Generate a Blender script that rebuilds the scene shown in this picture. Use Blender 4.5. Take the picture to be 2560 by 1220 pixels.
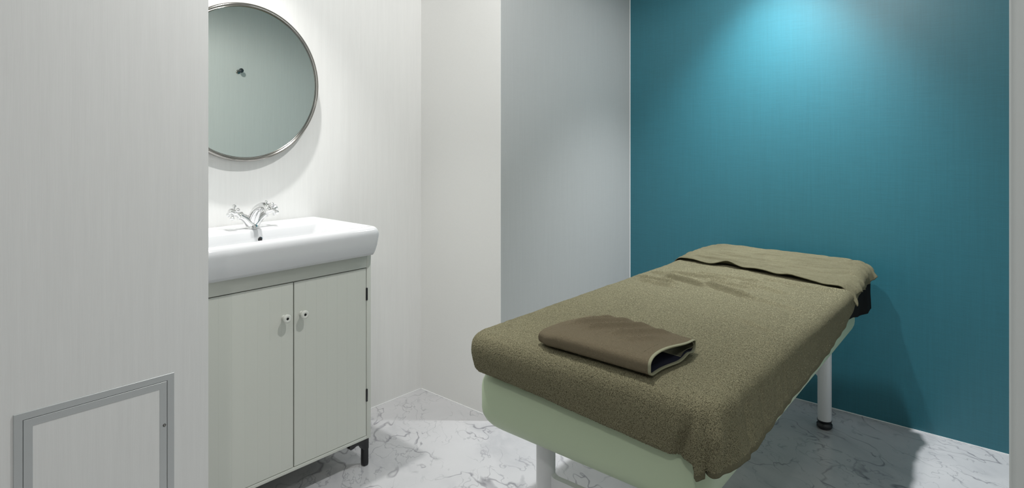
import bpy, bmesh, math, random
import numpy as np
from mathutils import Vector, Matrix
PI = math.pi
random.seed(7)
for o in list(bpy.data.objects): bpy.data.objects.remove(o)
SC = bpy.context.scene
COL = SC.collection

# ------------------------------------------------------------------ camera
F_PX = 1556.0; HOR = 337.0; HC = 1.253; YAW = math.radians(41.2)
cd = bpy.data.cameras.new('camera'); cam = bpy.data.objects.new('camera', cd); COL.objects.link(cam)
cd.sensor_width = 36; cd.lens = F_PX/2560*36; cd.shift_y = -(610-HOR)/2560
cd.clip_start = 0.02
cam.location = (0, 0, HC); cam.rotation_euler = (PI/2, 0, YAW)
SC.camera = cam
# ------------------------------------------------------------------ world, exposure
w = bpy.data.worlds.new('world'); SC.world = w; w.use_nodes = True
w.node_tree.nodes['Background'].inputs[0].default_value = (0.9, 0.95, 1, 1)
w.node_tree.nodes['Background'].inputs[1].default_value = 0.0
SC.view_settings.view_transform = 'Standard'; SC.view_settings.look = 'None'
SC.view_settings.exposure = 0.73; SC.view_settings.gamma = 1; SC.view_settings.use_curve_mapping = False
# ------------------------------------------------------------------ lights (ceiling downlights)
CEIL = 2.42
LIGHTS = [  # name, x, y, watts, cone deg, blend, radius, colour
    ('basin', -2.00, 1.12, 48, 80, 1.0, 0.028, (1.0, 0.985, 0.955)),
    ('bed',   -0.97, 2.74, 18, 150, 1.0, 0.032, (0.97, 0.99, 1.0)),
    ('middle', -0.98, 1.33, 33, 178, 0.3, 0.032, (1.0, 0.985, 0.96)),
    ('entrance', 0.15, -0.45, 30, 160, 1.0, 0.06, (1.0, 0.985, 0.96)),
]
# ------------------------------------------------------------------ materials
def mat(name, col=(0.8,0.8,0.8), rough=0.5, metal=0.0, spec=0.5):
    m = bpy.data.materials.new(name); m.use_nodes = True
    b = m.node_tree.nodes['Principled BSDF']
    b.inputs['Base Color'].default_value = (*col, 1); b.inputs['Roughness'].default_value = rough
    b.inputs['Metallic'].default_value = metal; b.inputs['Specular IOR Level'].default_value = spec
    return m
def N(m, t, **kw):
    n = m.node_tree.nodes.new(t)
    for k, v in kw.items(): setattr(n, k, v)
    return n
def L(m, a, ao, b, bi): m.node_tree.links.new(a.outputs[ao], b.inputs[bi])
def coords(m, scale=(1,1,1), rot=(0,0,0), src='Object'):
    tc = N(m, 'ShaderNodeTexCoord'); mp = N(m, 'ShaderNodeMapping')
    mp.inputs['Scale'].default_value = scale; mp.inputs['Rotation'].default_value = rot
    L(m, tc, src, mp, 0); return mp
def noise(m, vec, scale=1, detail=3, rough=0.5, dist=0.0):
    n = N(m, 'ShaderNodeTexNoise'); n.inputs['Scale'].default_value = scale; n.inputs['Detail'].default_value = detail
    n.inputs['Roughness'].default_value = rough; n.inputs['Distortion'].default_value = dist
    L(m, vec, 0, n, 'Vector'); return n
def ramp(m, src, out, stops):
    r = N(m, 'ShaderNodeValToRGB'); e = r.color_ramp.elements
    e[0].position, e[0].color = stops[0][0], (*stops[0][1], 1)
    e[1].position, e[1].color = stops[-1][0], (*stops[-1][1], 1)
    for p, c in stops[1:-1]:
        x = e.new(p); x.color = (*c, 1)
    L(m, src, out, r, 0); return r
def mathn(m, op, a, b=None, clamp=False):
    n = N(m, 'ShaderNodeMath', operation=op); n.use_clamp = clamp
    for i, v in enumerate((a, b)):
        if v is None: continue
        if isinstance(v, (int, float)): n.inputs[i].default_value = v
        else: L(m, v[0], v[1], n, i)
    return n
def mix(m, fac, a, b, blend='MIX'):
    n = N(m, 'ShaderNodeMix', data_type='RGBA', blend_type=blend)
    for i, v in ((0, fac), (6, a), (7, b)):
        if isinstance(v, (int, float)): n.inputs[i].default_value = v
        elif isinstance(v, tuple) and isinstance(v[0], (int, float)): n.inputs[i].default_value = (*v, 1)
        else: L(m, v[0], v[1], n, i)
    return n
def bump(m, src, out, strength, dist, prev=None):
    b = N(m, 'ShaderNodeBump'); b.inputs['Strength'].default_value = strength; b.inputs['Distance'].default_value = dist
    L(m, src, out, b, 'Height')
    if prev: L(m, prev, 0, b, 'Normal')
    return b
def bsdf(m): return m.node_tree.nodes['Principled BSDF']

def paper(name, base, var, grain=(260, 260, 5), rough=0.62, spec=0.3, bs=0.25, weave=0.0):
    m = mat(name, base, rough, 0, spec)
    c1 = coords(m, grain); n1 = noise(m, c1, 1, 4, 0.6)
    c2 = coords(m, (grain[0]*0.16, grain[1]*0.16, grain[2]*0.25)); n2 = noise(m, c2, 1, 3, 0.6, 0.3)
    a = mathn(m, 'ADD', (n1, 0), (n2, 0)); a = mathn(m, 'MULTIPLY', (a, 0), 0.5)
    hi = tuple(min(1, c*(1+var)) for c in base); lo = tuple(c*(1-var) for c in base)
    h = a
    if weave > 0:
        c3 = coords(m, (14, 14, 900)); n3 = noise(m, c3, 1, 3, 0.6)
        h = mathn(m, 'ADD', (a, 0), (mathn(m, 'MULTIPLY', (n3, 0), weave), 0)); h = mathn(m, 'DIVIDE', (h, 0), 1+weave)
    r = ramp(m, h, 0, [(0.3, lo), (0.7, hi)])
    L(m, r, 0, bsdf(m), 'Base Color')
    b = bump(m, h, 0, bs, 0.0006); L(m, b, 0, bsdf(m), 'Normal')
    return m
M = {}
M['paper'] = paper('white_grain_wallpaper', (0.80, 0.805, 0.795), 0.034, (420, 420, 11))
M['paper_plain'] = paper('plain_wallpaper', (0.79, 0.792, 0.775), 0.015, (400, 400, 400), bs=0.12)
M['paper_linen'] = paper('grey_linen_wallpaper', (0.47, 0.483, 0.482), 0.05, (700, 700, 14), weave=0.5, bs=0.3)
M['teal'] = paper('teal_linen_wallpaper', (0.024, 0.150, 0.196), 0.15, (620, 620, 10), rough=0.42, spec=0.6, bs=0.5, weave=1.0)
M['partition'] = paper('pale_grey_partition', (0.60, 0.635, 0.625), 0.02, (400, 400, 40), bs=0.1)
M['ceiling'] = mat('ceiling_paint', (0.80, 0.80, 0.79), 0.8)
M['caulk'] = mat('white_sealant', (0.85, 0.86, 0.87), 0.5)
M['white_paint'] = mat('white_painted_frame', (0.74, 0.75, 0.75), 0.4)
M['ceramic'] = mat('white_ceramic', (0.655, 0.665, 0.68), 0.09, 0, 0.5)
M['chrome'] = mat('chrome', (0.86, 0.86, 0.86), 0.06, 1)
M['steel'] = mat('brushed_steel', (0.36, 0.35, 0.33), 0.14, 1)
M['mirror'] = mat('mirror_glass', (0.86, 0.93, 0.885), 0.0, 1)
M['cabinet'] = mat('cream_lacquer', (0.65, 0.665, 0.61), 0.42, 0, 0.4)
M['knob'] = mat('knob_ceramic', (0.72, 0.73, 0.68), 0.12)
M['black'] = mat('black_plastic', (0.012, 0.012, 0.014), 0.4)
M['alu'] = mat('satin_aluminium', (0.55, 0.57, 0.575), 0.42, 0.35)
M['legwhite'] = mat('white_powder_coat', (0.74, 0.75, 0.76), 0.32)
M['hook'] = mat('dark_metal', (0.10, 0.11, 0.12), 0.3, 0.8)

def vinyl():
    m = mat('sage_green_vinyl', (0.51, 0.61, 0.425), 0.42, 0, 0.45)
    c = coords(m, (1,1,1)); n = noise(m, c, 420, 2); b = bump(m, n, 0, 0.12, 0.0005); L(m, b, 0, bsdf(m), 'Normal'); return m
M['vinyl'] = vinyl()

def terry(name, dark, light, scale=1.0, bs=0.9, soft=(0.0)):
    m = mat(name, dark, 0.95, 0, 0.12)
    b = bsdf(m)
    b.inputs['Sheen Weight'].default_value = 0.35; b.inputs['Sheen Roughness'].default_value = 0.5
    b.inputs['Sheen Tint'].default_value = (*light, 1)
    c = coords(m)
    wob = noise(m, c, 130*scale, 2, 0.5)
    mp = N(m, 'ShaderNodeVectorMath', operation='MULTIPLY_ADD'); mp.inputs[1].default_value = (0.02/scale,)*3
    L(m, wob, 1, mp, 0); L(m, c, 0, mp, 2)
    n1 = noise(m, mp, 330*scale, 2, 0.6, 1.6)
    ab = mathn(m, 'ABSOLUTE', (mathn(m, 'SUBTRACT', (n1, 0), 0.5), 0))
    rid = mathn(m, 'SUBTRACT', 1.0, (mathn(m, 'MULTIPLY', (ab, 0), 7.0, True), 0))
    n2 = noise(m, c, 22*scale, 3, 0.6)
    n3 = noise(m, c, 5, 2, 0.5)
    h = mathn(m, 'ADD', (rid, 0), (mathn(m, 'MULTIPLY', (n2, 0), 0.8), 0))
    col = ramp(m, rid, 0, [(0.0, dark), (1.0, light)])
    col2 = mix(m, (mathn(m, 'MULTIPLY', (n2, 0), 0.9, True), 0), (col, 0), tuple((a*0.6+b_*0.4) for a, b_ in zip(dark, light)))
    r3 = ramp(m, n3, 0, [(0.35, (0.92,)*3), (0.65, (1.06,)*3)])
    col3 = mix(m, 1.0, (col2, 2), (r3, 0), 'MULTIPLY')
    L(m, col3, 2, b, 'Base Color')
    bb = bump(m, h, 0, bs, 0.0022/scale); L(m, bb, 0, b, 'Normal')
    return m
M['terry'] = terry('olive_terry', (0.155, 0.142, 0.079), (0.43, 0.40, 0.262), bs=1.0)
M['terry2'] = terry('taupe_terry', (0.165, 0.135, 0.085), (0.275, 0.232, 0.155), 1.35, 0.7)
M['hem'] = terry('olive_hem_weave', (0.25, 0.25, 0.165), (0.34, 0.335, 0.235), 3.0, 0.25)
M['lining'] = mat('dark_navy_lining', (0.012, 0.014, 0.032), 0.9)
M['loop'] = mat('olive_terry_loop', (0.300, 0.279, 0.178), 0.95, 0, 0.1)
M['loop2'] = mat('taupe_terry_loop', (0.235, 0.196, 0.130), 0.95, 0, 0.1)
def blackcloth():
    m = mat('black_fleece', (0.010, 0.0085, 0.008), 0.95, 0, 0.1)
    c = coords(m); n = noise(m, c, 300, 3); b = bump(m, n, 0, 0.5, 0.001); L(m, b, 0, bsdf(m), 'Normal'); return m
M['black_cloth'] = blackcloth()

def marble():
    m = mat('white_marble_sheet', (0.8, 0.8, 0.82), 0.2, 0, 0.45)
    base = coords(m, (1,1,1))
    wn = noise(m, base, 2.6, 4, 0.55)
    warp = N(m, 'ShaderNodeVectorMath', operation='MULTIPLY_ADD'); warp.inputs[1].default_value = (0.22, 0.22, 0.0)
    L(m, wn, 1, warp, 0); L(m, base, 0, warp, 2)
    rot = N(m, 'ShaderNodeMapping'); rot.inputs['Rotation'].default_value = (0, 0, math.radians(33)); rot.inputs['Scale'].default_value = (1, 1, 1)
    L(m, warp, 0, rot, 0)
    st = N(m, 'ShaderNodeMapping'); st.inputs['Scale'].default_value = (1.0, 1.8, 1); L(m, rot, 0, st, 0)
    def vein(scale, detail, width, rough, vec):
        n = noise(m, vec, scale, detail, rough, 0.15)
        a = mathn(m, 'ABSOLUTE', (mathn(m, 'SUBTRACT', (n, 0), 0.5), 0))
        return mathn(m, 'SUBTRACT', 1.0, (mathn(m, 'MULTIPLY', (a, 0), 1/width, True), 0))
    v1 = vein(1.5, 3, 0.0075, 0.5, st)
    v2 = vein(3.6, 3, 0.010, 0.5, st)
    v3 = vein(1.3, 6, 0.075, 0.55, st)
    mk1 = ramp(m, noise(m, base, 3.1, 3, 0.5), 0, [(0.42, (0,)*3), (0.60, (1,)*3)])
    mk2 = ramp(m, noise(m, rot, 6.5, 3, 0.6), 0, [(0.46, (0,)*3), (0.60, (1,)*3)])
    v4 = vein(8.5, 3, 0.016, 0.5, st); mk3 = ramp(m, noise(m, base, 4.3, 2, 0.5), 0, [(0.47, (0,)*3), (0.58, (1,)*3)])
    f4 = mathn(m, 'MULTIPLY', (v4, 0), (mk3, 0))
    f1 = mathn(m, 'MULTIPLY', (v1, 0), (mk1, 0)); f2 = mathn(m, 'MULTIPLY', (v2, 0), (mk2, 0))
    c0 = ramp(m, noise(m, warp, 3.2, 5, 0.6), 0, [(0.3, (0.50, 0.503, 0.518)), (0.65, (0.555, 0.555, 0.568))])
    c1 = mix(m, (mathn(m, 'MULTIPLY', (mathn(m, 'POWER', (v3, 0), 2.0), 0), (mathn(m, 'MULTIPLY', (mk1, 0), 0.45), 0)), 0), (c0, 0), (0.36, 0.363, 0.39))
    c1 = mix(m, (mathn(m, 'MULTIPLY', (f4, 0), 0.5), 0), (c1, 2), (0.20, 0.20, 0.225))
    c2 = mix(m, (mathn(m, 'MULTIPLY', (f2, 0), 0.75), 0), (c1, 2), (0.15, 0.15, 0.172))
    c3 = mix(m, (mathn(m, 'MULTIPLY', (f1, 0), 0.7), 0), (c2, 2), (0.11, 0.11, 0.128))
    L(m, c3, 2, bsdf(m), 'Base Color')
    nb = noise(m, base, 60, 2); b = bump(m, nb, 0, 0.03, 0.001); L(m, b, 0, bsdf(m), 'Normal')
    return m
M['marble'] = marble()

bsdf(M['teal']).inputs['Coat Weight'].default_value = 0.1; bsdf(M['teal']).inputs['Coat Roughness'].default_value = 0.42
# ------------------------------------------------------------------ mesh helpers
def link(name, me, mats, parent=None, loc=(0,0,0), rotz=0, smooth=True):
    o = bpy.data.objects.new(name, me); COL.objects.link(o)
    if not isinstance(mats, (list, tuple)): mats = [mats]
    for x in mats: me.materials.append(x)
    if parent: o.parent = parent
    o.location = loc; o.rotation_euler = (0, 0, rotz)
    if smooth:
        for p in me.polygons: p.use_smooth = True
    return o
def mesh(name, V, F, m, parent=None, loc=(0,0,0), rotz=0, smooth=True, mi=None):
    me = bpy.data.meshes.new(name); me.from_pydata([tuple(map(float, v)) for v in V], [], F)
    if mi is not None: me.polygons.foreach_set('material_index', mi)
    me.update(); return link(name, me, m, parent, loc, rotz, smooth)
def frombm(name, bm, m, parent=None, loc=(0,0,0), rotz=0, smooth=False):
    me = bpy.data.meshes.new(name); bm.normal_update(); bm.to_mesh(me); bm.free()
    o = link(name, me, m, parent, loc, rotz, smooth); return o
def sharp(o, deg=35):
    me = o.data
    bm = bmesh.new(); bm.from_mesh(me)
    for e in bm.edges:
        if len(e.link_faces) == 2 and e.calc_face_angle(0) > math.radians(deg): e.smooth = False
    bm.to_mesh(me); bm.free()
    for p in me.polygons: p.use_smooth = True
    return o
def add_box(bm, x0, x1, y0, y1, z0, z1, bev=0.0, seg=2):
    t = bmesh.new(); bmesh.ops.create_cube(t, size=1)
    for v in t.verts: v.co = ((x0+x1)/2+v.co.x*(x1-x0), (y0+y1)/2+v.co.y*(y1-y0), (z0+z1)/2+v.co.z*(z1-z0))
    if bev > 0: bmesh.ops.bevel(t, geom=t.edges[:], offset=bev, segments=seg, profile=0.5, affect='EDGES')
    me = bpy.data.meshes.new('tmp'); t.to_mesh(me); t.free(); bm.from_mesh(me); bpy.data.meshes.remove(me)
def box(name, x0, x1, y0, y1, z0, z1, m, parent=None, bev=0.0, seg=2, loc=(0,0,0)):
    bm = bmesh.new(); add_box(bm, x0, x1, y0, y1, z0, z1, bev, seg)
    o = frombm(name, bm, m, parent, loc); 
    if bev: sharp(o, 50)
    return o
def boxes(name, lst, m, parent=None, bev=0.0, loc=(0,0,0), seg=2):
    bm = bmesh.new()
    for b in lst: add_box(bm, *b, bev, seg)
    o = frombm(name, bm, m, parent, loc)
    if bev: sharp(o, 50)
    return o
def loft_VF(rings, closed=True, cap0=True, cap1=True):
    n = len(rings[0]); V = [p for r in rings for p in r]; F = []
    for i in range(len(rings)-1):
        for j in range(n if closed else n-1):
            k = (j+1) % n
            F.append((i*n+j, i*n+k, (i+1)*n+k, (i+1)*n+j))
    if cap0: F.append(tuple(reversed(range(n))))
    if cap1: F.append(tuple((len(rings)-1)*n+j for j in range(n)))
    return V, F
def tube_rings(path, radii, n=20, squash=None):
    P = [Vector(p) for p in path]; rings = []
    up = None
    for i, p in enumerate(P):
        t = (P[min(i+1, len(P)-1)]-P[max(i-1, 0)]).normalized()
        if up is None: up = Vector((0,0,1)) if abs(t.z) < 0.9 else Vector((0,1,0))
        a = t.cross(up).normalized(); b = a.cross(t).normalized(); up = b
        sa, sb = (1, 1) if squash is None else squash[i]
        rings.append([p + a*math.cos(q)*radii[i]*sa + b*math.sin(q)*radii[i]*sb for q in [2*PI*k/n for k in range(n)]])
    return rings
def spline(pts, n):
    pts = [np.array(p, float) for p in pts]; out = []
    P = [2*pts[0]-pts[1]]+pts+[2*pts[-1]-pts[-2]]
    for i in range(1, len(P)-2):
        for k in range(n):
            t = k/n; a, b, c, d = P[i-1:i+3]
            out.append(0.5*((2*b)+(-a+c)*t+(2*a-5*b+4*c-d)*t*t+(-a+3*b-3*c+d)*t**3))
    out.append(pts[-1]); return out
def tube(name, pts, radii, m, parent=None, n=20, sub=6, loc=(0,0,0), squash=None):
    q = spline([(*p, r) for p, r in zip(pts, radii)], sub)
    sq = None
    if squash: sq = [tuple(x) for x in spline(squash, sub)]
    V, F = loft_VF(tube_rings([x[:3] for x in q], [x[3] for x in q], n, sq))
    return sharp(mesh(name, V, F, m, parent, loc), 60)
def lathe_VF(prof, axis=(0,0,1), origin=(0,0,0), n=32):
    A = Vector(axis).normalized(); R = Vector((0,0,1)).rotation_difference(A).to_matrix(); O = Vector(origin)
    rings = [[O + R @ Vector((r*math.cos(2*PI*k/n), r*math.sin(2*PI*k/n), z)) for k in range(n)] for r, z in prof]
    return loft_VF(rings)
def lathe(name, prof, m, parent=None, axis=(0,0,1), origin=(0,0,0), n=32, loc=(0,0,0), mi=None):
    V, F = lathe_VF(prof, axis, origin, n)
    o = mesh(name, V, F, m, parent, loc)
    if mi:
        for i in range(len(prof)-1):
            for j in range(n): o.data.polygons[i*n+j].material_index = mi[i]
        o.data.polygons[-1].material_index = mi[-1]
    return sharp(o, 50)
def rrect(cx, cy, hx, hy, r, z, n=8):
    r = min(r, hx, hy); out = []
    for sx, sy, a0 in ((1,1,0), (-1,1,90), (-1,-1,180), (1,-1,270)):
        for k in range(n+1):
            a = math.radians(a0+90*k/n); out.append(Vector((cx+sx*(hx-r)+r*math.cos(a), cy+sy*(hy-r)+r*math.sin(a), z)))
    return out
def thing(name, label, cat, loc=(0,0,0), rotz=0, group=None):
    o = bpy.data.objects.new(name, None); COL.objects.link(o); o.empty_display_size = 0.1
    o.location = loc; o.rotation_euler = (0, 0, rotz); o['label'] = label; o['category'] = cat
    if group: o['group'] = group
    return o
def tag(o, label, cat, group=None):
    o['label'] = label; o['category'] = cat
    if group: o['group'] = group
    return o
def struct(o): o['kind'] = 'structure'; return o
def vnoise(x, y, seed=0, octaves=3):
    """smooth value noise in [-1,1], vectorised"""
    tot = np.zeros(np.broadcast(x, y).shape); amp = 1.0; s = 0.0
    for k in range(octaves):
        rs = np.random.RandomState(seed*17+k); T = rs.uniform(-1, 1, (64, 64))
        X = x*2**k+rs.uniform(0, 60); Y = y*2**k+rs.uniform(0, 60)
        xi = np.floor(X).astype(int); yi = np.floor(Y).astype(int); fx = X-xi; fy = Y-yi
        fx = fx*fx*fx*(fx*(6*fx-15)+10); fy = fy*fy*fy*(fy*(6*fy-15)+10)
        g = lambda a, b: T[a % 64, b % 64]
        tot += amp*((g(xi, yi)*(1-fx)+g(xi+1, yi)*fx)*(1-fy)+(g(xi, yi+1)*(1-fx)+g(xi+1, yi+1)*fx)*fy); s += amp; amp *= 0.5
    return tot/s
def sstep(a, b, x):
    t = np.clip((x-a)/(b-a), 0, 1); return t*t*(3-2*t)

# ------------------------------------------------------------------ room shell
XB = -2.362      # wall behind the basin
YJ = 2.017       # jutting wall beyond the alcove
XR = -1.832      # return beside the bed
YT = 3.115       # teal wall
XL = -1.65       # near left wall
YL = 0.6935      # its far end
XW = 0.42        # right wall of the room
YP = 0.45        # partition right of the opening
YB = -2.6; XH = 1.3
T = 0.12
struct(box('floor', XB-T, XH+T, YB-T, YT+T, -0.08, 0, M['marble']))
struct(box('ceiling', XB-T, XH+T, YB-T, YT+T, CEIL, CEIL+0.08, M['ceiling']))
struct(box('wall_basin', XB-T, XB, YL, YJ, 0, CEIL, M['paper']))
struct(boxes('wall_corner', [(XB-T, XR-T, YJ, YJ+T, 0, CEIL), (XR-T, XR, YJ, YJ+0.002, 0, CEIL)], M['paper_plain']))
struct(box('wall_return', XR-T, XR, YJ+0.002, YT, 0, CEIL, M['paper_linen']))
struct(box('wall_far', XR-T, XW+T, YT, YT+T, 0, CEIL, M['teal']))
struct(box('wall_left', XB-T, XL, YB, YL, 0, CEIL, M['paper']))
struct(box('wall_right', XW, XW+T, YP+T, YT, 0, CEIL, M['paper']))
struct(box('wall_partition', -0.0205, XH+T, YP, YP+T, 0, CEIL, M['partition'], bev=0.004))
struct(box('wall_near', XL, XH+T, YB-T, YB, 0, CEIL, M['paper_plain']))
struct(box('wall_hallway', XH, XH+T, YB, YP, 0, CEIL, M['paper_plain']))
c = 0.0028
struct(boxes('trim_1', [(XB, XB+c, YL, YJ, 0, c), (XB, XR, YJ-c, YJ, 0, c), (XR, XR+c, YJ-c, YT, 0, c), (XR, XW, YT-c, YT, 0, c*0.9)], M['caulk']))
struct(box('trim_2', XR, XR+0.0028, YT-0.0028, YT, 0, CEIL, M['caulk']))
for i, (nm, x, y, wt, cone, bl, rad, colr) in enumerate(LIGHTS):
    lab = {'basin': 'round recessed ceiling downlight above the washbasin', 'bed': 'round recessed ceiling downlight near the teal wall over the bed head',
           'middle': 'round recessed ceiling downlight above the foot of the bed', 'entrance': 'round recessed ceiling downlight in the entrance'}[nm]
    t = thing('ceiling_downlight', lab, 'light', (x, y, CEIL), 0, 'ceiling downlights')
    lathe('trim_ring', [(0.043, -0.002), (0.043, -0.006), (0.058, -0.005), (0.061, 0.0), (0.043, -0.001)], M['white_paint'], t)
    ld = bpy.data.lights.new('downlight_lamp', 'SPOT'); lo = bpy.data.objects.new('downlight_lamp', ld); COL.objects.link(lo)
    ld.energy = wt; ld.spot_size = math.radians(cone); ld.spot_blend = bl; ld.shadow_soft_size = rad; ld.color = colr
    lo.parent = t; lo.location = (0, 0, -0.05)
    if nm == 'bed':      # the reflector's tight inner beam
        l2 = bpy.data.lights.new('downlight_beam', 'SPOT'); o2 = bpy.data.objects.new('downlight_beam', l2); COL.objects.link(o2)
        l2.energy = 98; l2.spot_size = math.radians(86); l2.spot_blend = 0.95; l2.shadow_soft_size = rad; l2.color = colr
        o2.parent = t; o2.location = (0, 0, -0.05); o2.rotation_euler = (math.radians(3), 0, 0)

# ------------------------------------------------------------------ wall hatch on the near left wall
def hatch():
    y0, y1, z0, z1 = 0.2935, 0.6095, 0.345, 0.664   # outer frame
    t = thing('access_hatch', 'square wall access hatch with mitred grey aluminium frame, low on the near left wall', 'hatch', (XL, (y0+y1)/2, z0))
    cy = (y0+y1)/2; cz = (z0+z1)/2-z0; hy = (y1-y0)/2; hz = (z1-z0)/2
    def ring(name, a, b, x0, x1, m, bev):
        V = []; F = []
        prof = [(a, 0), (a, x1-bev), (a+bev, x1), (b-bev, x1), (b, x1-bev), (b, 0)]
        for d, x in prof:
            for sy, sz in ((-1,-1), (1,-1), (1,1), (-1,1)): V.append((x, sy*(hy-d), cz+sz*(hz-d)))
        for i in range(len(prof)-1):
            for j in range(4):
                k = (j+1) % 4; F.append((i*4+j, i*4+k, (i+1)*4+k, (i+1)*4+j))
        return mesh(name, V, F, m, t, smooth=False)
    ring('outer_frame', 0, 0.0155, 0, 0.0035, M['alu'], 0.0006)
    ring('panel_frame', 0.0165, 0.033, 0, 0.0032, M['alu'], 0.0006)
    boxes('gap_backing', [(0, 0.0004, -hy+0.01, hy-0.01, cz-hz+0.01, cz+hz-0.01)], M['black'], t)  # black sheet behind both frames, visible only in the gap between them
    box('panel', 0, 0.0024, -(hy-0.0325), hy-0.0325, cz-(hz-0.0325), cz+(hz-0.0325), M['paper'], t)
    l = lathe('lock_screw', [(0.0036, 0), (0.0036, 0.0008), (0.0026, 0.001), (0.002, 0.0005), (0.0005, 0.0005)], [M['steel'], M['black']], t, (1,0,0), (0.0032, hy-0.0225, 0.196), 20, mi=[0,1,0,0,0,0])
hatch()

# ------------------------------------------------------------------ washbasin cabinet
CY = 1.109; CX1 = -1.962; CX0 = XB+0.012; HW = 0.318
def cabinet():
    t = thing('vanity_cabinet', 'cream two-door washbasin cabinet on black feet, standing under the white basin', 'cabinet', (-2.16, CY, 0))
    lx0 = CX0+2.16; lx1 = CX1+2.16
    zb, zt = 0.104, 0.802; p = 0.019
    boxes('body', [(lx0, lx1, -HW, -HW+p, zb, zt), (lx0, lx1, HW-p, HW, zb, zt), (lx0, lx1, -HW+p, HW-p, zb, zb+0.012),
                   (lx1-0.016, lx1, -HW+p, HW-p, 0.7515, zt), (lx0, lx0+0.008, -HW+p, HW-p, zb+0.012, zt), (lx0+0.01, lx1-0.03, -HW+p, HW-p, 0.43, 0.445)],
          M['cabinet'], t, bev=0.0012)
    dz0, dz1 = zb+0.0145, 0.749
    for side in (-1, 1):
        ya = 0.0021 if side > 0 else -(HW-p-0.0026); yb = (HW-p-0.0026) if side > 0 else -0.0021
        d_th = 0.018; g = 0.0006; npl = 7
        prof = [(lx1-d_th, ya), (lx1-0.0008, ya), (lx1, ya+0.0008)]
        for k in range(1, npl):
            y = ya+(yb-ya)*k/npl; prof += [(lx1, y-g), (lx1-g*0.6, y), (lx1, y+g)]
        prof += [(lx1, yb-0.0008), (lx1-0.0008, yb), (lx1-d_th, yb)]
        V = [(x, y, z) for z in (dz0, dz1) for x, y in prof]; n = len(prof)
        F = [(i, (i+1) % n, n+(i+1) % n, n+i) for i in range(n)]+[tuple(reversed(range(n))), tuple(range(n, 2*n))]
        door = mesh('door', V, F, M['cabinet'], t, smooth=False)
        ky = side*0.0325 - 0.0045; kz = 0.637
        lathe('knob', [(0.0085, 0), (0.0075, 0.004), (0.0062, 0.010), (0.0075, 0.0155), (0.0128, 0.018), (0.0148, 0.022), (0.0142, 0.0265), (0.0105, 0.0292), (0.0062, 0.0282), (0.0045, 0.0272), (0.0044, 0.0245), (0.0005, 0.0245)],
              [M['knob'], M['black']], door, (1,0,0), (lx1-0.0002, ky, kz), 32, mi=[0]*9+[1,1,1,1])
        for zz in (0.628, 0.246):
            yy = side*(HW-p-0.001)
            h = boxes('hinge', [(lx1-0.014, lx1+0.0035, yy-0.0035, yy+0.0035, zz, zz+0.047)], M['black'], door, bev=0.001)
    for sx in (0, 1):
        for sy in (-1, 1):
            x = lx1-0.016 if sx else lx0+0.03; y = sy*(HW-0.017)
            bm = bmesh.new()
            V, F = loft_VF([rrect(x, y, r, r*0.95, r*0.6, z, 4) for r, z in ((0.0095, 0.0), (0.0122, 0.003), (0.0128, 0.012), (0.0128, 0.062), (0.0138, 0.066), (0.0138, zb))])
            vs = [bm.verts.new(v) for v in V]
            for f in F: bm.faces.new([vs[i] for i in f])
            # arm under the cabinet floor with a rounded end
            s = -sy
            pr = [(y, zb), (y+s*0.066, zb), (y+s*0.074, zb-0.004), (y+s*0.076, zb-0.012), (y+s*0.070, zb-0.019), (y+s*0.060, zb-0.0185), (y+s*0.045, zb-0.013), (y+s*0.034, zb-0.014), (y+s*0.024, zb-0.022), (y+s*0.012, zb-0.040), (y, zb-0.040)]
            a = [bm.verts.new((x+0.0125, q[0], q[1])) for q in pr]; b = [bm.verts.new((x-0.0125, q[0], q[1])) for q in pr]
            bm.faces.new(a if s < 0 else a[::-1]); bm.faces.new(b[::-1] if s < 0 else b)
            for i in range(len(pr)):
                k = (i+1) % len(pr); bm.faces.new([a[i], b[i], b[k], a[k]])
            bmesh.ops.recalc_face_normals(bm, faces=bm.faces[:])
            sharp(frombm('foot', bm, M['black'], t), 40)
cabinet()

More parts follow.
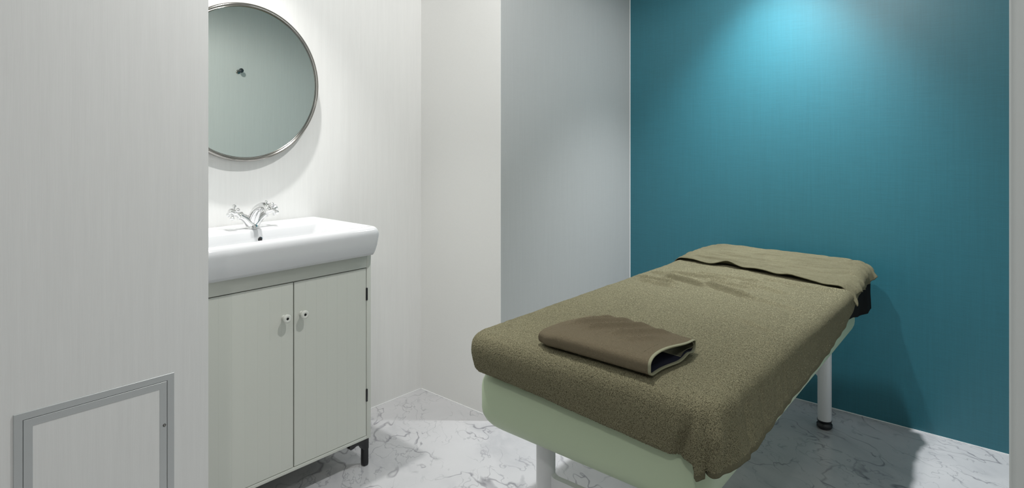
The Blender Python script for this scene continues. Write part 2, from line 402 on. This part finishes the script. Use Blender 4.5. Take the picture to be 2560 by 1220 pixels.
# ------------------------------------------------------------------ basin
def basin():
    x0, x1 = XB+0.002, -1.908; hy = 0.327; cx = (x0+x1)/2; hx = (x1-x0)/2
    t = thing('washbasin', 'white rectangular ceramic washbasin with deep front rim on the cream cabinet', 'washbasin', (cx, CY, 0.8025))
    Z = 0.8025
    r = []
    def R(dx0, dx1, dy, rad, z): # inset back, front, sides
        r.append(rrect((dx0-dx1)/2, 0, hx-(dx0+dx1)/2, hy-dy, rad, z-Z, 10))
    R(0.004, 0.040, 0.040, 0.02, Z+0.004); R(0.002, 0.026, 0.024, 0.022, Z)
    R(0.0, 0.017, 0.014, 0.022, Z+0.002); R(0.0, 0.012, 0.010, 0.022, 0.816); R(0, 0.006, 0.005, 0.022, 0.840)
    R(0, 0.0005, 0.0005, 0.022, 0.878); R(0, 0.0015, 0.0012, 0.022, 0.889); R(0.0005, 0.0045, 0.004, 0.022, 0.8985)
    R(0.002, 0.010, 0.008, 0.022, 0.9055); R(0.004, 0.0175, 0.013, 0.020, 0.9090); R(0.008, 0.026, 0.018, 0.018, 0.9100)
    R(0.014, 0.040, 0.023, 0.016, 0.9090); R(0.022, 0.048, 0.028, 0.018, 0.9060)
    R(0.040, 0.051, 0.033, 0.022, 0.9040)
    R(0.118, 0.053, 0.036, 0.030, 0.9025); R(0.124, 0.056, 0.041, 0.030, 0.900); R(0.129, 0.060, 0.050, 0.032, 0.893)
    R(0.133, 0.066, 0.066, 0.035, 0.870); R(0.140, 0.074, 0.090, 0.04, 0.835); R(0.155, 0.09, 0.125, 0.05, 0.815); R(0.19, 0.12, 0.17, 0.06, 0.809)
    V, F = loft_VF(r)
    o = sharp(mesh('bowl', V, F, M['ceramic'], t), 55)
    lathe('overflow_hole', [(0.0105, -0.002), (0.0105, 0.002), (0.0085, 0.0024), (0.0080, 0.0010), (0.0005, 0.0008)], [M['chrome'], M['black']], t, (1, 0, 0.12), (x0+0.1355-cx, 0.012, 0.8645-Z), 28, mi=[0,0,0,1,1,1])
    lathe('drain', [(0.03, 0), (0.03, 0.002), (0.024, 0.003), (0.02, 0.001), (0.0005, 0.001)], M['chrome'], t, (0,0,1), (0.04, 0, 0.0072))
basin()

# ------------------------------------------------------------------ tap
def tap():
    X, Y, Z = -2.272, CY+0.008, 0.9036
    t = thing('basin_tap', 'chrome mixer tap with two cross handles on the back deck of the basin', 'tap', (X, Y, Z))
    ch = M['chrome']
    lathe('base_ring', [(0.0265, 0), (0.0275, 0.002), (0.0265, 0.0045), (0.024, 0.006), (0.021, 0.007)], ch, t)
    # body swells, then flows forwards into the arched spout
    tube('spout', [(0,0,0.005), (0.001,0,0.020), (0.008,0,0.040), (0.026,0,0.062), (0.052,0,0.080), (0.082,0,0.0885), (0.108,0,0.086), (0.121,0,0.076)],
         [0.0235, 0.0205, 0.0205, 0.0180, 0.0155, 0.0142, 0.0135, 0.0128], ch, t, 28, 8)
    lathe('aerator', [(0.0115, 0.0), (0.0135, 0.001), (0.0140, 0.008), (0.0125, 0.010)], ch, t, (-0.70, 0, 1), (0.1255, 0, 0.0695), 28)
    lathe('lift_knob', [(0.003, 0), (0.003, 0.004), (0.0050, 0.005), (0.0058, 0.008), (0.0040, 0.011), (0.0005, 0.012)], ch, t, (0.5, 0, 1), (0.100, 0, 0.0985), 20)
    for s in (-1, 1):
        tube('arm', [(0.0, s*0.004, 0.016), (0.001, s*0.020, 0.030), (0.003, s*0.036, 0.043), (0.004, s*0.050, 0.051)], [0.0215, 0.0170, 0.0135, 0.0122], ch, t, 24, 6)
        A = Vector((0.10, s*1.0, 0.52)).normalized(); O = Vector((0.004, s*0.046, 0.049))
        h = lathe('handle', [(0.013, 0), (0.0155, 0.002), (0.0155, 0.006), (0.0128, 0.008), (0.0105, 0.012), (0.0092, 0.020), (0.0108, 0.024), (0.0128, 0.030), (0.0132, 0.040), (0.0112, 0.044), (0.0118, 0.046), (0.0092, 0.051), (0.0005, 0.053)], ch, t, A, O, 28)
        B = A.cross(Vector((1, 0, 0))).normalized(); Cc = A.cross(B).normalized()
        for k in range(4):
            q = math.radians(28 + 90*k); D = (B*math.cos(q)+Cc*math.sin(q)); S = O + A*0.035
            pts = [S+D*0.008, S+D*0.016, S+D*0.023, S+D*0.029, S+D*0.0325]
            tube('spoke', [tuple(p) for p in pts], [0.0058, 0.0046, 0.0078, 0.0074, 0.0012], ch, h, 16, 5)
tap()

# ------------------------------------------------------------------ round mirror
def mirror():
    zc = 1.453; t = thing('round_mirror', 'round mirror with slim polished steel rim on the wall above the basin', 'mirror', (XB, CY+0.012, zc))
    R0 = 0.303
    lathe('frame', [(R0-0.03, 0.016), (R0-0.02, 0.008), (R0-0.004, 0.010), (R0-0.001, 0.018), (R0, 0.030), (R0-0.0008, 0.041), (R0-0.003, 0.0455), (R0-0.0065, 0.0472), (R0-0.0095, 0.0455), (R0-0.0108, 0.0425), (R0-0.0128, 0.0418), (R0-0.0150, 0.0430), (R0-0.0165, 0.0422), (R0-0.017, 0.0395)],
          M['steel'], t, (1,0,0), (0,0,0), 160)
    # open the frame's end caps are hidden behind the glass
    g = lathe('glass', [(R0-0.0168, 0.034), (R0-0.0168, 0.0398), (R0-0.0175, 0.0404), (0.0005, 0.0404)], M['mirror'], t, (1,0,0), (0,0,0), 160)
    for p in g.data.polygons: p.use_smooth = False
mirror()

def hook():
    t = thing('wall_hook', 'small dark metal coat hook on the right wall, seen in the mirror', 'hook', (XW, 2.365, 1.770))
    lathe('base', [(0.017, 0), (0.017, 0.005), (0.014, 0.007), (0.007, 0.008)], M['steel'], t, (-1,0,0))
    lathe('peg', [(0.0065, 0.007), (0.006, 0.045), (0.010, 0.052), (0.0185, 0.055), (0.0185, 0.063), (0.015, 0.067), (0.0005, 0.067)], M['hook'], t, (-1,0,0.12), (0,0,0))
hook()

# ------------------------------------------------------------------ massage bed
BR = (-0.912, 2.13, 0.0); BROT = math.radians(1.2)
HXT, HYT = 0.373, 0.885      # upper mattress half sizes
ZT, ZM = 0.694, 0.585
SQ = 0.030                   # the foot end is cut slightly off square
def bed():
    t = thing('massage_bed', 'massage table with sage green padded base and white tubular legs', 'bed', BR, BROT)
    def pad(name, hx, hy, z0, z1, rc, re, m, cx=0):
        rings = []
        for k in range(7):
            a = PI/2*k/6; rings.append(rrect(cx, 0, hx-re*(1-math.sin(a)), hy-re*(1-math.sin(a)), rc, z0+re*(1-math.cos(a)), 10))
        for k in range(7):
            a = PI/2*k/6; rings.append(rrect(cx, 0, hx-re*(1-math.cos(a)), hy-re*(1-math.cos(a)), rc, z1-re+re*math.sin(a), 10))
        for rg in rings:
            for v in rg: v.y -= SQ*v.x*(v.y < 0)
            for v in rg: v.x -= 0.019*(v.y/0.85)*(v.x > 0)
        V, F = loft_VF(rings); return mesh(name, V, F, m, t)
    pad('base_cushion', 0.342, 0.852, 0.409, 0.583, 0.065, 0.056, M['vinyl'], -0.037)
    pad('mattress', HXT-0.03, HYT-0.034, ZM, ZT-0.010, 0.09, 0.03, M['vinyl'])
    lw = M['legwhite']
    for sy in (-1, 1):
        yl = 0.735*sy+0.015
        for sx in (-1, 1):
            xl = sx*LEGX+LCX
            leg = lathe('leg', [(0.0265, 0.034), (0.0275, 0.036), (0.0275, 0.430)], lw, t, (0,0,1), (xl, yl, 0), 32)
            lathe('foot_cap', [(0.012, 0), (0.026, 0.001), (0.031, 0.007), (0.031, 0.018), (0.025, 0.026), (0.0185, 0.029), (0.0285, 0.031), (0.0295, 0.036)], M['black'], leg, (0,0,1), (xl, yl, 0), 32)
        # flat frame joining the two legs, rounded where it meets them
        z0, z1 = (0.226, 0.270) if sy > 0 else (0.240, 0.284); rr = 0.016; xi = LEGX-0.024
        arc = [PI/2*k/6 for k in range(7)]
        top = [(xi-rr*(1-math.sin(a)), z1+rr*(1-math.cos(a))) for a in arc]
        bot = [(xi-rr*(1-math.sin(a)), z0-rr*(1-math.cos(a))) for a in arc]
        pr = [(LEGX, z1+rr)]+top[::-1]+[(-x, z) for x, z in top]+[(-LEGX, z1+rr), (-LEGX, z0-rr)]+[(-x, z) for x, z in bot][::-1]+bot+[(LEGX, z0-rr)]
        V = [(x+LCX, yl-0.010, z) for x, z in pr]+[(x+LCX, yl+0.010, z) for x, z in pr]; n = len(pr)
        bm = bmesh.new(); vs = [bm.verts.new(v) for v in V]
        for f in [(i, (i+1) % n, n+(i+1) % n, n+i) for i in range(n)]+[tuple(reversed(range(n))), tuple(range(n, 2*n))]: bm.faces.new([vs[i] for i in f])
        bmesh.ops.recalc_face_normals(bm, faces=bm.faces[:])
        sharp(frombm('crossbar', bm, lw, t), 40)
LEGX = 0.1925; LCX = -0.0125
bed()

# ------------------------------------------------------------------ draped cloths on the bed
def interp(x, pts):
    return np.interp(x, [p[0] for p in pts], [p[1] for p in pts])
def ridge(x, y, x0, y0, x1, y1, w, h, side=0.0):
    """soft wrinkle along a segment"""
    dx, dy = x1-x0, y1-y0; L2 = dx*dx+dy*dy; t = np.clip(((x-x0)*dx+(y-y0)*dy)/L2, 0, 1)
    d = ((x-x0)*dy-(y-y0)*dx)/math.sqrt(L2)
    along = ((x-x0)*dx+(y-y0)*dy)/L2
    end = np.exp(-np.clip(np.abs(along-0.5)-0.32, 0, None)**2/0.03)
    return h*end*(np.exp(-(d/w)**2) - 0.55*np.exp(-((d-w*1.5)/(w*1.1))**2))
def build_sheet(name, a, b, pos, m, thick, mats2=None):
    A, Bv = np.meshgrid(a, b, indexing='ij'); P = pos(A, Bv)
    na, nb = A.shape; V = P.reshape(-1, 3)
    idx = np.arange(na*nb).reshape(na, nb)
    F = np.stack([idx[:-1,:-1], idx[1:,:-1], idx[1:,1:], idx[:-1,1:]], -1).reshape(-1, 4)
    me = bpy.data.meshes.new(name); me.from_pydata(V.tolist(), [], F.tolist()); me.update()
    o = link(name, me, m, None, BR, BROT)
    s = o.modifiers.new('thickness', 'SOLIDIFY'); s.thickness = thick; s.offset = -1.0
    return o, P
def add_pile(o, P, m, density, length, seed=3, lift=None, cut=0):
    """terry loops: short curled strips rooted all over the sheet; density(P) = loops per square metre"""
    rs = np.random.RandomState(seed)
    if cut: P = P[cut:-cut, cut:-cut]
    U = P[1:,:-1]-P[:-1,:-1]; Vv = P[:-1,1:]-P[:-1,:-1]
    Nn = np.cross(U, Vv); ar = np.linalg.norm(Nn, axis=-1); Nn /= (ar[...,None]+1e-12)
    if Nn[Nn.shape[0]//2, Nn.shape[1]//2, 2] < 0: Nn = -Nn
    C = P[:-1,:-1]; w_ = (ar*density(C)).ravel(); n = int(w_.sum()); idx = rs.choice(w_.size, n, p=w_/w_.sum())
    U, Vv, Nn, C = [q.reshape(-1, 3)[idx] for q in (U, Vv, Nn, C)]
    root = C+U*rs.rand(n, 1)+Vv*rs.rand(n, 1)
    tu = U/np.linalg.norm(U, axis=1, keepdims=True); tv = np.cross(Nn, tu)
    ph = rs.rand(n, 1)*2*PI; D = tu*np.cos(ph)+tv*np.sin(ph); S = np.cross(Nn, D)
    lf = (lift(root) if lift else np.ones(n))[:, None]
    ln = length*(0.6+0.8*rs.rand(n, 1)); cur = (rs.rand(n, 1)-0.5)*2.2; wd = length*0.115
    V = np.zeros((n, 4, 2, 3)); hs = (0.0, 0.30, 0.34, 0.10)
    for k, (f, h) in enumerate(zip((0, 0.33, 0.70, 1.0), hs)):
        c_ = root+D*ln*f+S*ln*cur*f*f*0.8+Nn*(ln*h*lf*(0.8+0.4*rs.rand(n, 1))-0.0004*lf)
        tl = wd*(0.9 if k < 3 else 0.5)
        V[:, k, 0] = c_-S*tl; V[:, k, 1] = c_+S*tl
    V = V.reshape(-1, 3); b_ = (np.arange(n)*8)[:, None, None]
    q = np.array([[0,1,3,2],[2,3,5,4],[4,5,7,6]])[None]; F = (b_+q).reshape(-1, 4)
    me = bpy.data.meshes.new('pile'); me.vertices.add(len(V)); me.vertices.foreach_set('co', V.astype(np.float32).ravel())
    me.loops.add(F.size); me.loops.foreach_set('vertex_index', F.ravel().astype(np.int32))
    me.polygons.add(len(F)); me.polygons.foreach_set('loop_start', (np.arange(len(F))*4).astype(np.int32))
    me.update(calc_edges=True)
    p = link('pile', me, m, o); p['kind'] = 'stuff'; return p

def wrap(A, B, hx, hy, r, rc, L, lens):
    """map a flat sheet (A, B) onto a rounded-corner slab: returns core point, outward direction, distance past the rim and its angle.
    L = flap length in the flat pattern, lens(qx, qy, ang) = wanted flap length"""
    ix, iy = hx-r-rc, hy-r-rc
    qx = np.clip(A, -ix, ix); qy = np.clip(B, -iy, iy); ex = (A-qx)/(rc+L); ey = (B-qy)/(rc+L)
    m = np.maximum(np.abs(ex), np.abs(ey)); ang = np.arctan2(ey, ex); nx, ny = np.cos(ang), np.sin(ang)
    T = rc+lens(qx, qy, ang); et = m*T; e = np.clip(et-rc, 0, None); k = np.minimum(et, rc)
    return qx+nx*k, qy+ny*k, nx, ny, e, ang, qx, qy
def main_towel():
    hx, hy = HXT, HYT; r = 0.036; rc = 0.022; L = 0.19
    ix, iy = hx-r-rc, hy-r-rc; da = 0.0040
    a = np.linspace(-ix-rc-L, ix+rc+L, int(2*(ix+rc+L)/da)); b = np.linspace(-iy-rc-L, iy+rc+0.07, int((2*iy+2*rc+L+0.07)/da))
    hem = [(-0.90, 0.556), (-0.80, 0.538), (-0.72, 0.526), (-0.64, 0.537), (-0.45, 0.552), (0.02, 0.577), (0.25, 0.61), (0.42, 0.66), (0.9, 0.67)]
    TUCK = r*PI/2+(ZT-ZM-r-0.016)+0.016*PI/2+0.045
    def lens(qx, qy, ang):
        er = r*(PI/2-1)+ZT-interp(qy, hem)
        w_r = 1-sstep(0.75, 1.35, np.abs(ang))
        return er*w_r+TUCK*(1-w_r)
    def pos(A, B):
        bx, by, nx, ny, e, ang, qx, qy = wrap(A, B, hx, hy, r, rc, L, lens)
        af = -ang                                          # 0 = right, pi/2 = front
        hang = 1-sstep(0.85, 1.45, np.abs(af))
        fx = (ny < -0.9)*sstep(ix-0.020, ix+rc*0.8, A)      # the last hand's width of the front hangs loose too
        hang = np.maximum(hang, fx)
        th = np.minimum(e/r, PI/2); hor = r*np.sin(th); dz = r*(1-np.cos(th)); rest = np.clip(e-r*PI/2, 0, None)
        zface = ZT-ZM-r-0.016+0.032*sstep(-ix, ix*1.1, A)*(ny < -0.6); r2 = 0.016
        s1 = np.minimum(rest, zface); s2 = np.clip(rest-zface, 0, r2*PI/2); s3 = np.clip(rest-zface-r2*PI/2, 0, 0.045)
        bul = 0.009*np.sin(np.clip((e-0.35*r)/(1.22*r+zface+0.02), 0, 1)*PI)**2
        ht = hor+bul-r2*(1-np.cos(s2/r2))-s3; zt_ = dz+s1+r2*np.sin(s2/r2)
        hh = hor+0.001+rest*0.05; zh = dz+rest
        H = ht*(1-hang)+hh*hang; Zd = zt_*(1-hang)+zh*hang
        corner = (nx > 0.02)*(ny < -0.02)*1.0
        low = sstep(0.02, 0.10, e)
        cw = corner*np.exp(-((af-0.80)/0.50)**2)
        H = H+low*cw*(0.008*np.cos((af-0.80)*6.0)+0.016*np.sin(np.clip(e/0.17, 0, 1)*PI)-0.002)
        X = bx+nx*H; Y = by+ny*H; Z = ZT-Zd
        side = (nx > 0.9)*1.0
        rs = side*sstep(0.03, 0.11, e)*sstep(-iy-0.02, -iy+0.1, B)
        X += rs*(0.0012*np.sin(B*38+1.0+3*vnoise(B*3, A*0, 3))+0.0011*np.sin(B*71+4*vnoise(B*4, A*0, 5)))
        Z += rs*0.0015*np.sin(B*13+1)
        for (yy, sl, w_, h_) in ((-0.755, 0.30, 0.014, 0.006), (-0.66, 0.3, 0.012, 0.003), (-0.49, 0.25, 0.014, 0.002)):
            d = (B-yy)-e*sl; X -= side*sstep(0.02, 0.07, e)*h_*np.exp(-(d/w_)**2)
        # pinched tuck at the front right where the towel is folded under
        front = (ny < -0.9)*1.0
        d = (A-(ix-0.004))+rest*0.35
        Y += front*0.015*np.exp(-(d/0.012)**2)*sstep(0.04, 0.12, e)
        d2 = (A-(ix+0.018))-rest*0.25
        Y -= front*0.012*np.exp(-(d2/0.022)**2)*sstep(0.02, 0.09, e)
        Y -= SQ*A*(1-sstep(-iy, 0, B))
        top = np.exp(-(e/0.05)**2)
        Z += 0.012*sstep(0.35, 0.70, B); X -= 0.020*sstep(0.0, 0.36, A)*sstep(0.42, 0.70, B)
        Z += top*(vnoise(A*7, B*7, 11)*0.0022+vnoise(A*22, B*22, 12)*0.0010)
        Y -= front*(1-top)*(vnoise(A*7, B*3, 14)*0.0025)
        Z += 0.004*np.cos(np.clip(A/ix, -1, 1)*PI/2)*top
        W = np.zeros_like(A)
        for args in ((-0.26, 0.140, -0.05, 0.055, 0.011, 0.0075), (-0.08, 0.105, 0.12, 0.012, 0.012, 0.0075), (-0.33, 0.065, -0.16, 0.03, 0.012, 0.006),
                     (-0.30, 0.02, -0.14, -0.02, 0.014, 0.005), (-0.10, 0.17, 0.10, 0.13, 0.010, 0.004), (0.02, 0.20, 0.20, 0.145, 0.012, 0.004),
                     (-0.27, 0.215, -0.02, 0.20, 0.012, 0.005), (-0.2, 0.275, 0.10, 0.245, 0.010, 0.004), (-0.33, 0.17, -0.2, 0.165, 0.012, 0.0045),
                     (0.10, 0.02, 0.30, -0.045, 0.012, 0.0028), (0.19, -0.26, 0.31, -0.33, 0.012, 0.0028), (0.05, 0.32, 0.30, 0.29, 0.012, 0.003)):
            W += 2.1*ridge(A, B, *args)
        W += sstep(0.0, 0.35, B)*0.0030*vnoise(A*9, B*42, 21)+0.0012*vnoise(A*14, B*50, 22)
        W += sstep(ix-0.07, ix, A)*0.0030*vnoise(A*4, B*30, 23)
        Z += top*W
        Z += front*0.0015*vnoise(A*12, B*0, 25)*(1-top)
        return np.stack([X, Y, Z], -1)
    o, P = build_sheet('bed_towel', a, b, pos, M['terry'], 0.0035)
    add_pile(o, P, M['loop'], lambda q: np.interp(q[..., 1], [-0.9, -0.55, 0.0, 0.5], [3.4e5, 2.2e5, 9e4, 3e4]), 0.0042, cut=4,
             lift=lambda q: np.where(q[:, 2] > ZT-0.012, np.interp(q[:, 1], [-0.9, -0.80, -0.3, 0.4], [0.75, 0.5, 0.32, 0.2]), np.where(q[:, 1] < -0.80, 1.0, 0.35)))
    tag(o, 'large olive terry towel spread over the massage bed and tucked around its foot', 'towel')
    return o
main_towel()

def black_blanket():
    hx, hy = HXT-0.007, HYT+0.002; r = 0.030; rc = 0.09; L = 0.20
    ix, iy = hx-r-rc, hy-r-rc; da = 0.006
    a = np.arange(ix+rc-0.07, ix+rc+L+0.003, da); b = np.arange(-iy+0.04, iy+rc+0.06, da)
    hem = [(-0.8, 0.535), (-0.56, 0.535), (-0.50, 0.522), (-0.46, 0.556), (-0.42, 0.522), (-0.36, 0.560), (-0.05, 0.568), (0.06, 0.570), (0.34, 0.586), (0.44, 0.572), (0.53, 0.549), (0.70, 0.522), (0.9, 0.517)]
    lens = lambda qx, qy, ang: r*(PI/2-1)+ZT-0.006-interp(qy+0.08*np.abs(ang), hem)
    def pos(A, B):
        bx, by, nx, ny, e, ang, qx, qy = wrap(A, B, hx, hy, r, rc, L, lens)
        th = np.minimum(e/r, PI/2); hor = r*np.sin(th); dz = r*(1-np.cos(th)); rest = np.clip(e-r*PI/2, 0, None)
        back = sstep(0.30, 0.70, B)
        H = hor-rest*0.16*(1-back)+rest*back*0.02+back*sstep(0.02, 0.1, rest)*0.003*np.sin(B*30)-(1-back)*0.001
        return np.stack([bx+nx*H-0.018*sstep(0.3, 0.7, B), by+ny*H*0.8, ZT-0.0060-dz-rest+0.010*sstep(0.35, 0.70, B)], -1)
    o, P = build_sheet('under_blanket', a, b, pos, M['black_cloth'], 0.002)
    tag(o, 'black blanket hanging out from under the towels at the head of the bed', 'blanket')
black_blanket()

def head_towel():
    hx, hy = HXT+0.005, HYT+0.006; r = 0.048; rc = 0.085; L = 0.13
    ix, iy = hx-r-rc, hy-r-rc; da = 0.0040
    y0 = 0.385
    a = np.linspace(-ix-rc-L, ix+rc+L, int(2*(ix+rc+L)/da)); b = np.arange(y0, iy+rc+L, da)
    def lens(qx, qy, ang):
        rt = interp(qy, [(0.30, 0.050), (0.45, 0.062), (0.58, 0.085), (0.70, 0.085), (0.9, 0.088)])
        w_r = 1-sstep(0.5, 1.3, np.abs(ang))
        return rt*w_r+0.115*(1-w_r)
    def pos(A, B):
        Bs = B + (1-sstep(y0, y0+0.25, B))*(0.068-0.108*(A+0.36)/0.72)
        bx, by, nx, ny, e, ang, qx, qy = wrap(A, Bs, hx, hy, r, rc, L, lens)
        flare = np.exp(-((ang-0.35)/0.40)**2)*(nx > 0)*sstep(0.55, 0.75, qy+rc*np.sin(np.clip(ang, 0, 1.5)))
        th = np.minimum(e/r, PI/2-0.75*flare)
        hor = r*np.sin(th); dz = r*(1-np.cos(th)); rest = np.clip(e-r*th, 0, None)
        H = hor+rest*np.cos(th); Zd = dz+rest*np.sin(th)
        X = bx+nx*H; Y = by+ny*H; Z = ZT+0.010-Zd+0.013*sstep(0.35, 0.70, Bs)
        f = np.exp(-((B-y0)/0.035)**2)*np.exp(-(e/0.03)**2)
        up = 0.004+0.013*np.exp(-((A+0.12)/0.045)**2)+0.006*np.exp(-((A-0.02)/0.06)**2)+0.009*np.exp(-((A-0.14)/0.035)**2)+0.002*np.sin(A*40)
        Z += f*up
        Y += f*(-0.004*np.sin(A*24)+0.012*np.exp(-((A+0.12)/0.045)**2))
        Z += 0.0018*np.exp(-((B-y0-0.022)/0.005)**2)-0.0016*np.exp(-((B-y0-0.030)/0.004)**2)
        top = np.exp(-(e/0.06)**2)
        W = 0.0050*vnoise(A*5, B*22, 31)+0.0045*vnoise(A*11, B*50, 32)+sstep(ix+rc-0.10, ix+rc, A)*0.004*vnoise(A*10, B*46, 33)
        for args in ((-0.24, 0.62, 0.0, 0.60, 0.014, 0.006), (-0.10, 0.72, 0.16, 0.69, 0.013, 0.005), (0.05, 0.56, 0.28, 0.53, 0.012, 0.005), (-0.3, 0.50, -0.1, 0.495, 0.012, 0.005), (0.1, 0.78, 0.33, 0.73, 0.012, 0.005)):
            W += ridge(A, B, *args)
        Z += (0.4+0.6*top)*W
        rs = (nx > 0.5)*sstep(0.02, 0.06, e)
        X += rs*(0.0016*np.sin(Bs*95)+0.0016*np.sin(Bs*57+1))-0.020*sstep(0.0, 0.36, A)*sstep(0.42, 0.70, Bs)
        tl = np.exp(-((B-y0)/0.030)**2)*sstep(ix+rc+0.05, ix+rc+0.12, A)
        X += tl*0.014; Z -= tl*0.034
        return np.stack([X, Y, Z], -1)
    o, P = build_sheet('head_towel', a, b, pos, M['terry'], 0.0035)
    tag(o, 'olive terry towel laid across the head end of the bed against the teal wall', 'towel')
head_towel()

# ------------------------------------------------------------------ folded towel
def folded_towel():
    X0, X1, Y0, Y1 = -1.022, -0.690, 1.264, 1.500
    zb = ZT+0.0075
    t = thing('folded_towel', 'small folded taupe towel with pale hem lying on the foot end of the bed', 'towel', ((X0+X1)/2, (Y0+Y1)/2, zb), math.radians(-1.0))
    LX = X1-X0; HY = (Y1-Y0)/2
    n = 260; nx = 110
    ph = np.linspace(0, 2*PI, 6001); c_, s_ = np.cos(ph), np.sin(ph)
    cyl = np.sign(c_)*np.abs(c_)**0.32; szl = np.sign(s_)*np.abs(s_)**0.59
    al = np.concatenate([[0], np.cumsum(np.hypot(np.diff(cyl)*HY, np.diff(szl)*0.023))]); tt = np.linspace(0, al[-1], n, endpoint=False)
    CYL = np.interp(tt, al, cyl); SZL = np.interp(tt, al, szl)
    def section(u, inset):   # loop in y,z at fraction u along x (0 = left end)
        hgt = 0.046*(0.80+0.20*sstep(0.0, 0.25, u))
        y = HY*CYL; k = SZL
        z = hgt/2+hgt/2*k
        topw = np.clip(k, 0, 1)
        # lower towards the back, rounded puffed front
        z -= topw*0.010*sstep(-0.2, 1.0, y/HY)
        # underside lifts near the back at the open end
        botw = np.clip(-k, 0, 1)
        z += botw*0.011*np.exp(-((y-HY*0.55)/0.028)**2)*sstep(0.75, 1.0, u)
        # plump ends
        y = y*(1-0.10*(1-sstep(0, 0.10, u)))
        # wrinkles across the top
        xx = u*LX
        W = 0.0
        for (xa, ya, xb, yb, w_, h_) in ((0.085, 0.10, 0.03, 0.01, 0.010, 0.0045), (0.145, 0.11, 0.04, -0.03, 0.011, 0.006), (0.20, 0.11, 0.10, -0.04, 0.010, 0.0065), (0.265, 0.10, 0.17, -0.03, 0.011, 0.0055), (0.295, 0.04, 0.22, -0.05, 0.011, 0.004)):
            W = W + 2.6*ridge(xx+0*y, y, xa, ya, xb, yb, w_, h_)
        W = W + 0.0012*vnoise(xx*25+0*y, y*25, 41)
        z += topw*W*(1-sstep(0.78, 0.92, u))
        cy_, cz_ = 0.0, hgt/2
        if inset:
            y = y*(1-inset/HY); z = cz_+(z-cz_)*(1-inset/(hgt/2))
        y = y+0.030*(1-u)*np.clip(y/HY+0.2, 0, 1.2)
        return y, z
    def shell(u_list, inset, xs, rag=0.0):
        R = []
        for u, x in zip(u_list, xs):
            y, z = section(u, inset)
            xo = x - LX/2 + 0.006*np.sin(y*30)*(1 if u > .9 else 0) - 0.03*0*y
            sk = 0.0*(y)*(1-u)      # bring back-left in line with the photo
            R.append([(float(a_), float(b_), float(c__)) for a_, b_, c__ in zip(np.broadcast_to(xo+sk, y.shape), y, z)])
        return R
    us = np.linspace(0, 1, nx); xs = us*LX
    # closed rounded left end
    R = []
    y, z = section(0, 0)
    for k in range(8):
        f = math.sin(PI/2*(k+0.3)/8); hc = float(np.mean(z))
        R.append([(float(-LX/2-0.012*math.cos(PI/2*(k+0.3)/8)+0.0*a_*f), float(a_*(0.80+0.20*f)), float(hc+(b_-hc)*f)) for a_, b_ in zip(y, z)])
    R += shell(us[:-2], 0, xs[:-2])
    V, F = loft_VF(R, cap1=False)
    fo = mesh('fold', V, F, M['terry2'], t)
    G = np.array(R[8:]).reshape(len(R)-8, n, 3); G = np.concatenate([G, G[:, :1]], 1)[:, ::-1]
    add_pile(fo, G, M['loop2'], lambda q: 3.4e5*(q[..., 2] > 0.004), 0.0028, 5, lift=lambda q: np.full(len(q), 0.6))
    # pale woven hem around the open end, turned inwards
    Rh = shell(us[-3:], -0.0004, xs[-3:]); Rh += shell([1.0], 0.0012, [LX+0.0012]); Rh += shell([1.0], 0.0032, [LX+0.0004]); Rh += shell(us[-3:][::-1], 0.0036, xs[-3:][::-1])
    V, F = loft_VF(Rh, cap0=False, cap1=False); mesh('hem', V, F, M['hem'], t)
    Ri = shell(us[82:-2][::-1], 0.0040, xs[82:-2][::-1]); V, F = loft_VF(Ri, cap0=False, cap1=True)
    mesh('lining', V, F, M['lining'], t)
    # inner ply seen inside the opening, curling down from the back fold
    P = spline([(0.040, 0.0085), (0.062, 0.0170), (0.082, 0.0175), (0.101, 0.0150), (0.109, 0.021), (0.104, 0.029)], 6)
    V = []; F = []
    for x in (LX/2-0.06, LX/2-0.004):
        for off in (-0.0008, 0.0008):
            for p in P: V.append((x, p[0]+off, p[1]+off*0.5))
    m_ = len(P)
    for i in range(m_-1):
        F += [(i, i+1, m_+i+1, m_+i)[::-1], (2*m_+i, 2*m_+i+1, 3*m_+i+1, 3*m_+i), (i, 2*m_+i, 2*m_+i+1, i+1), (m_+i, m_+i+1, 3*m_+i+1, 3*m_+i)]
    mesh('inner_ply', V, F, M['hem'], t)
folded_towel()
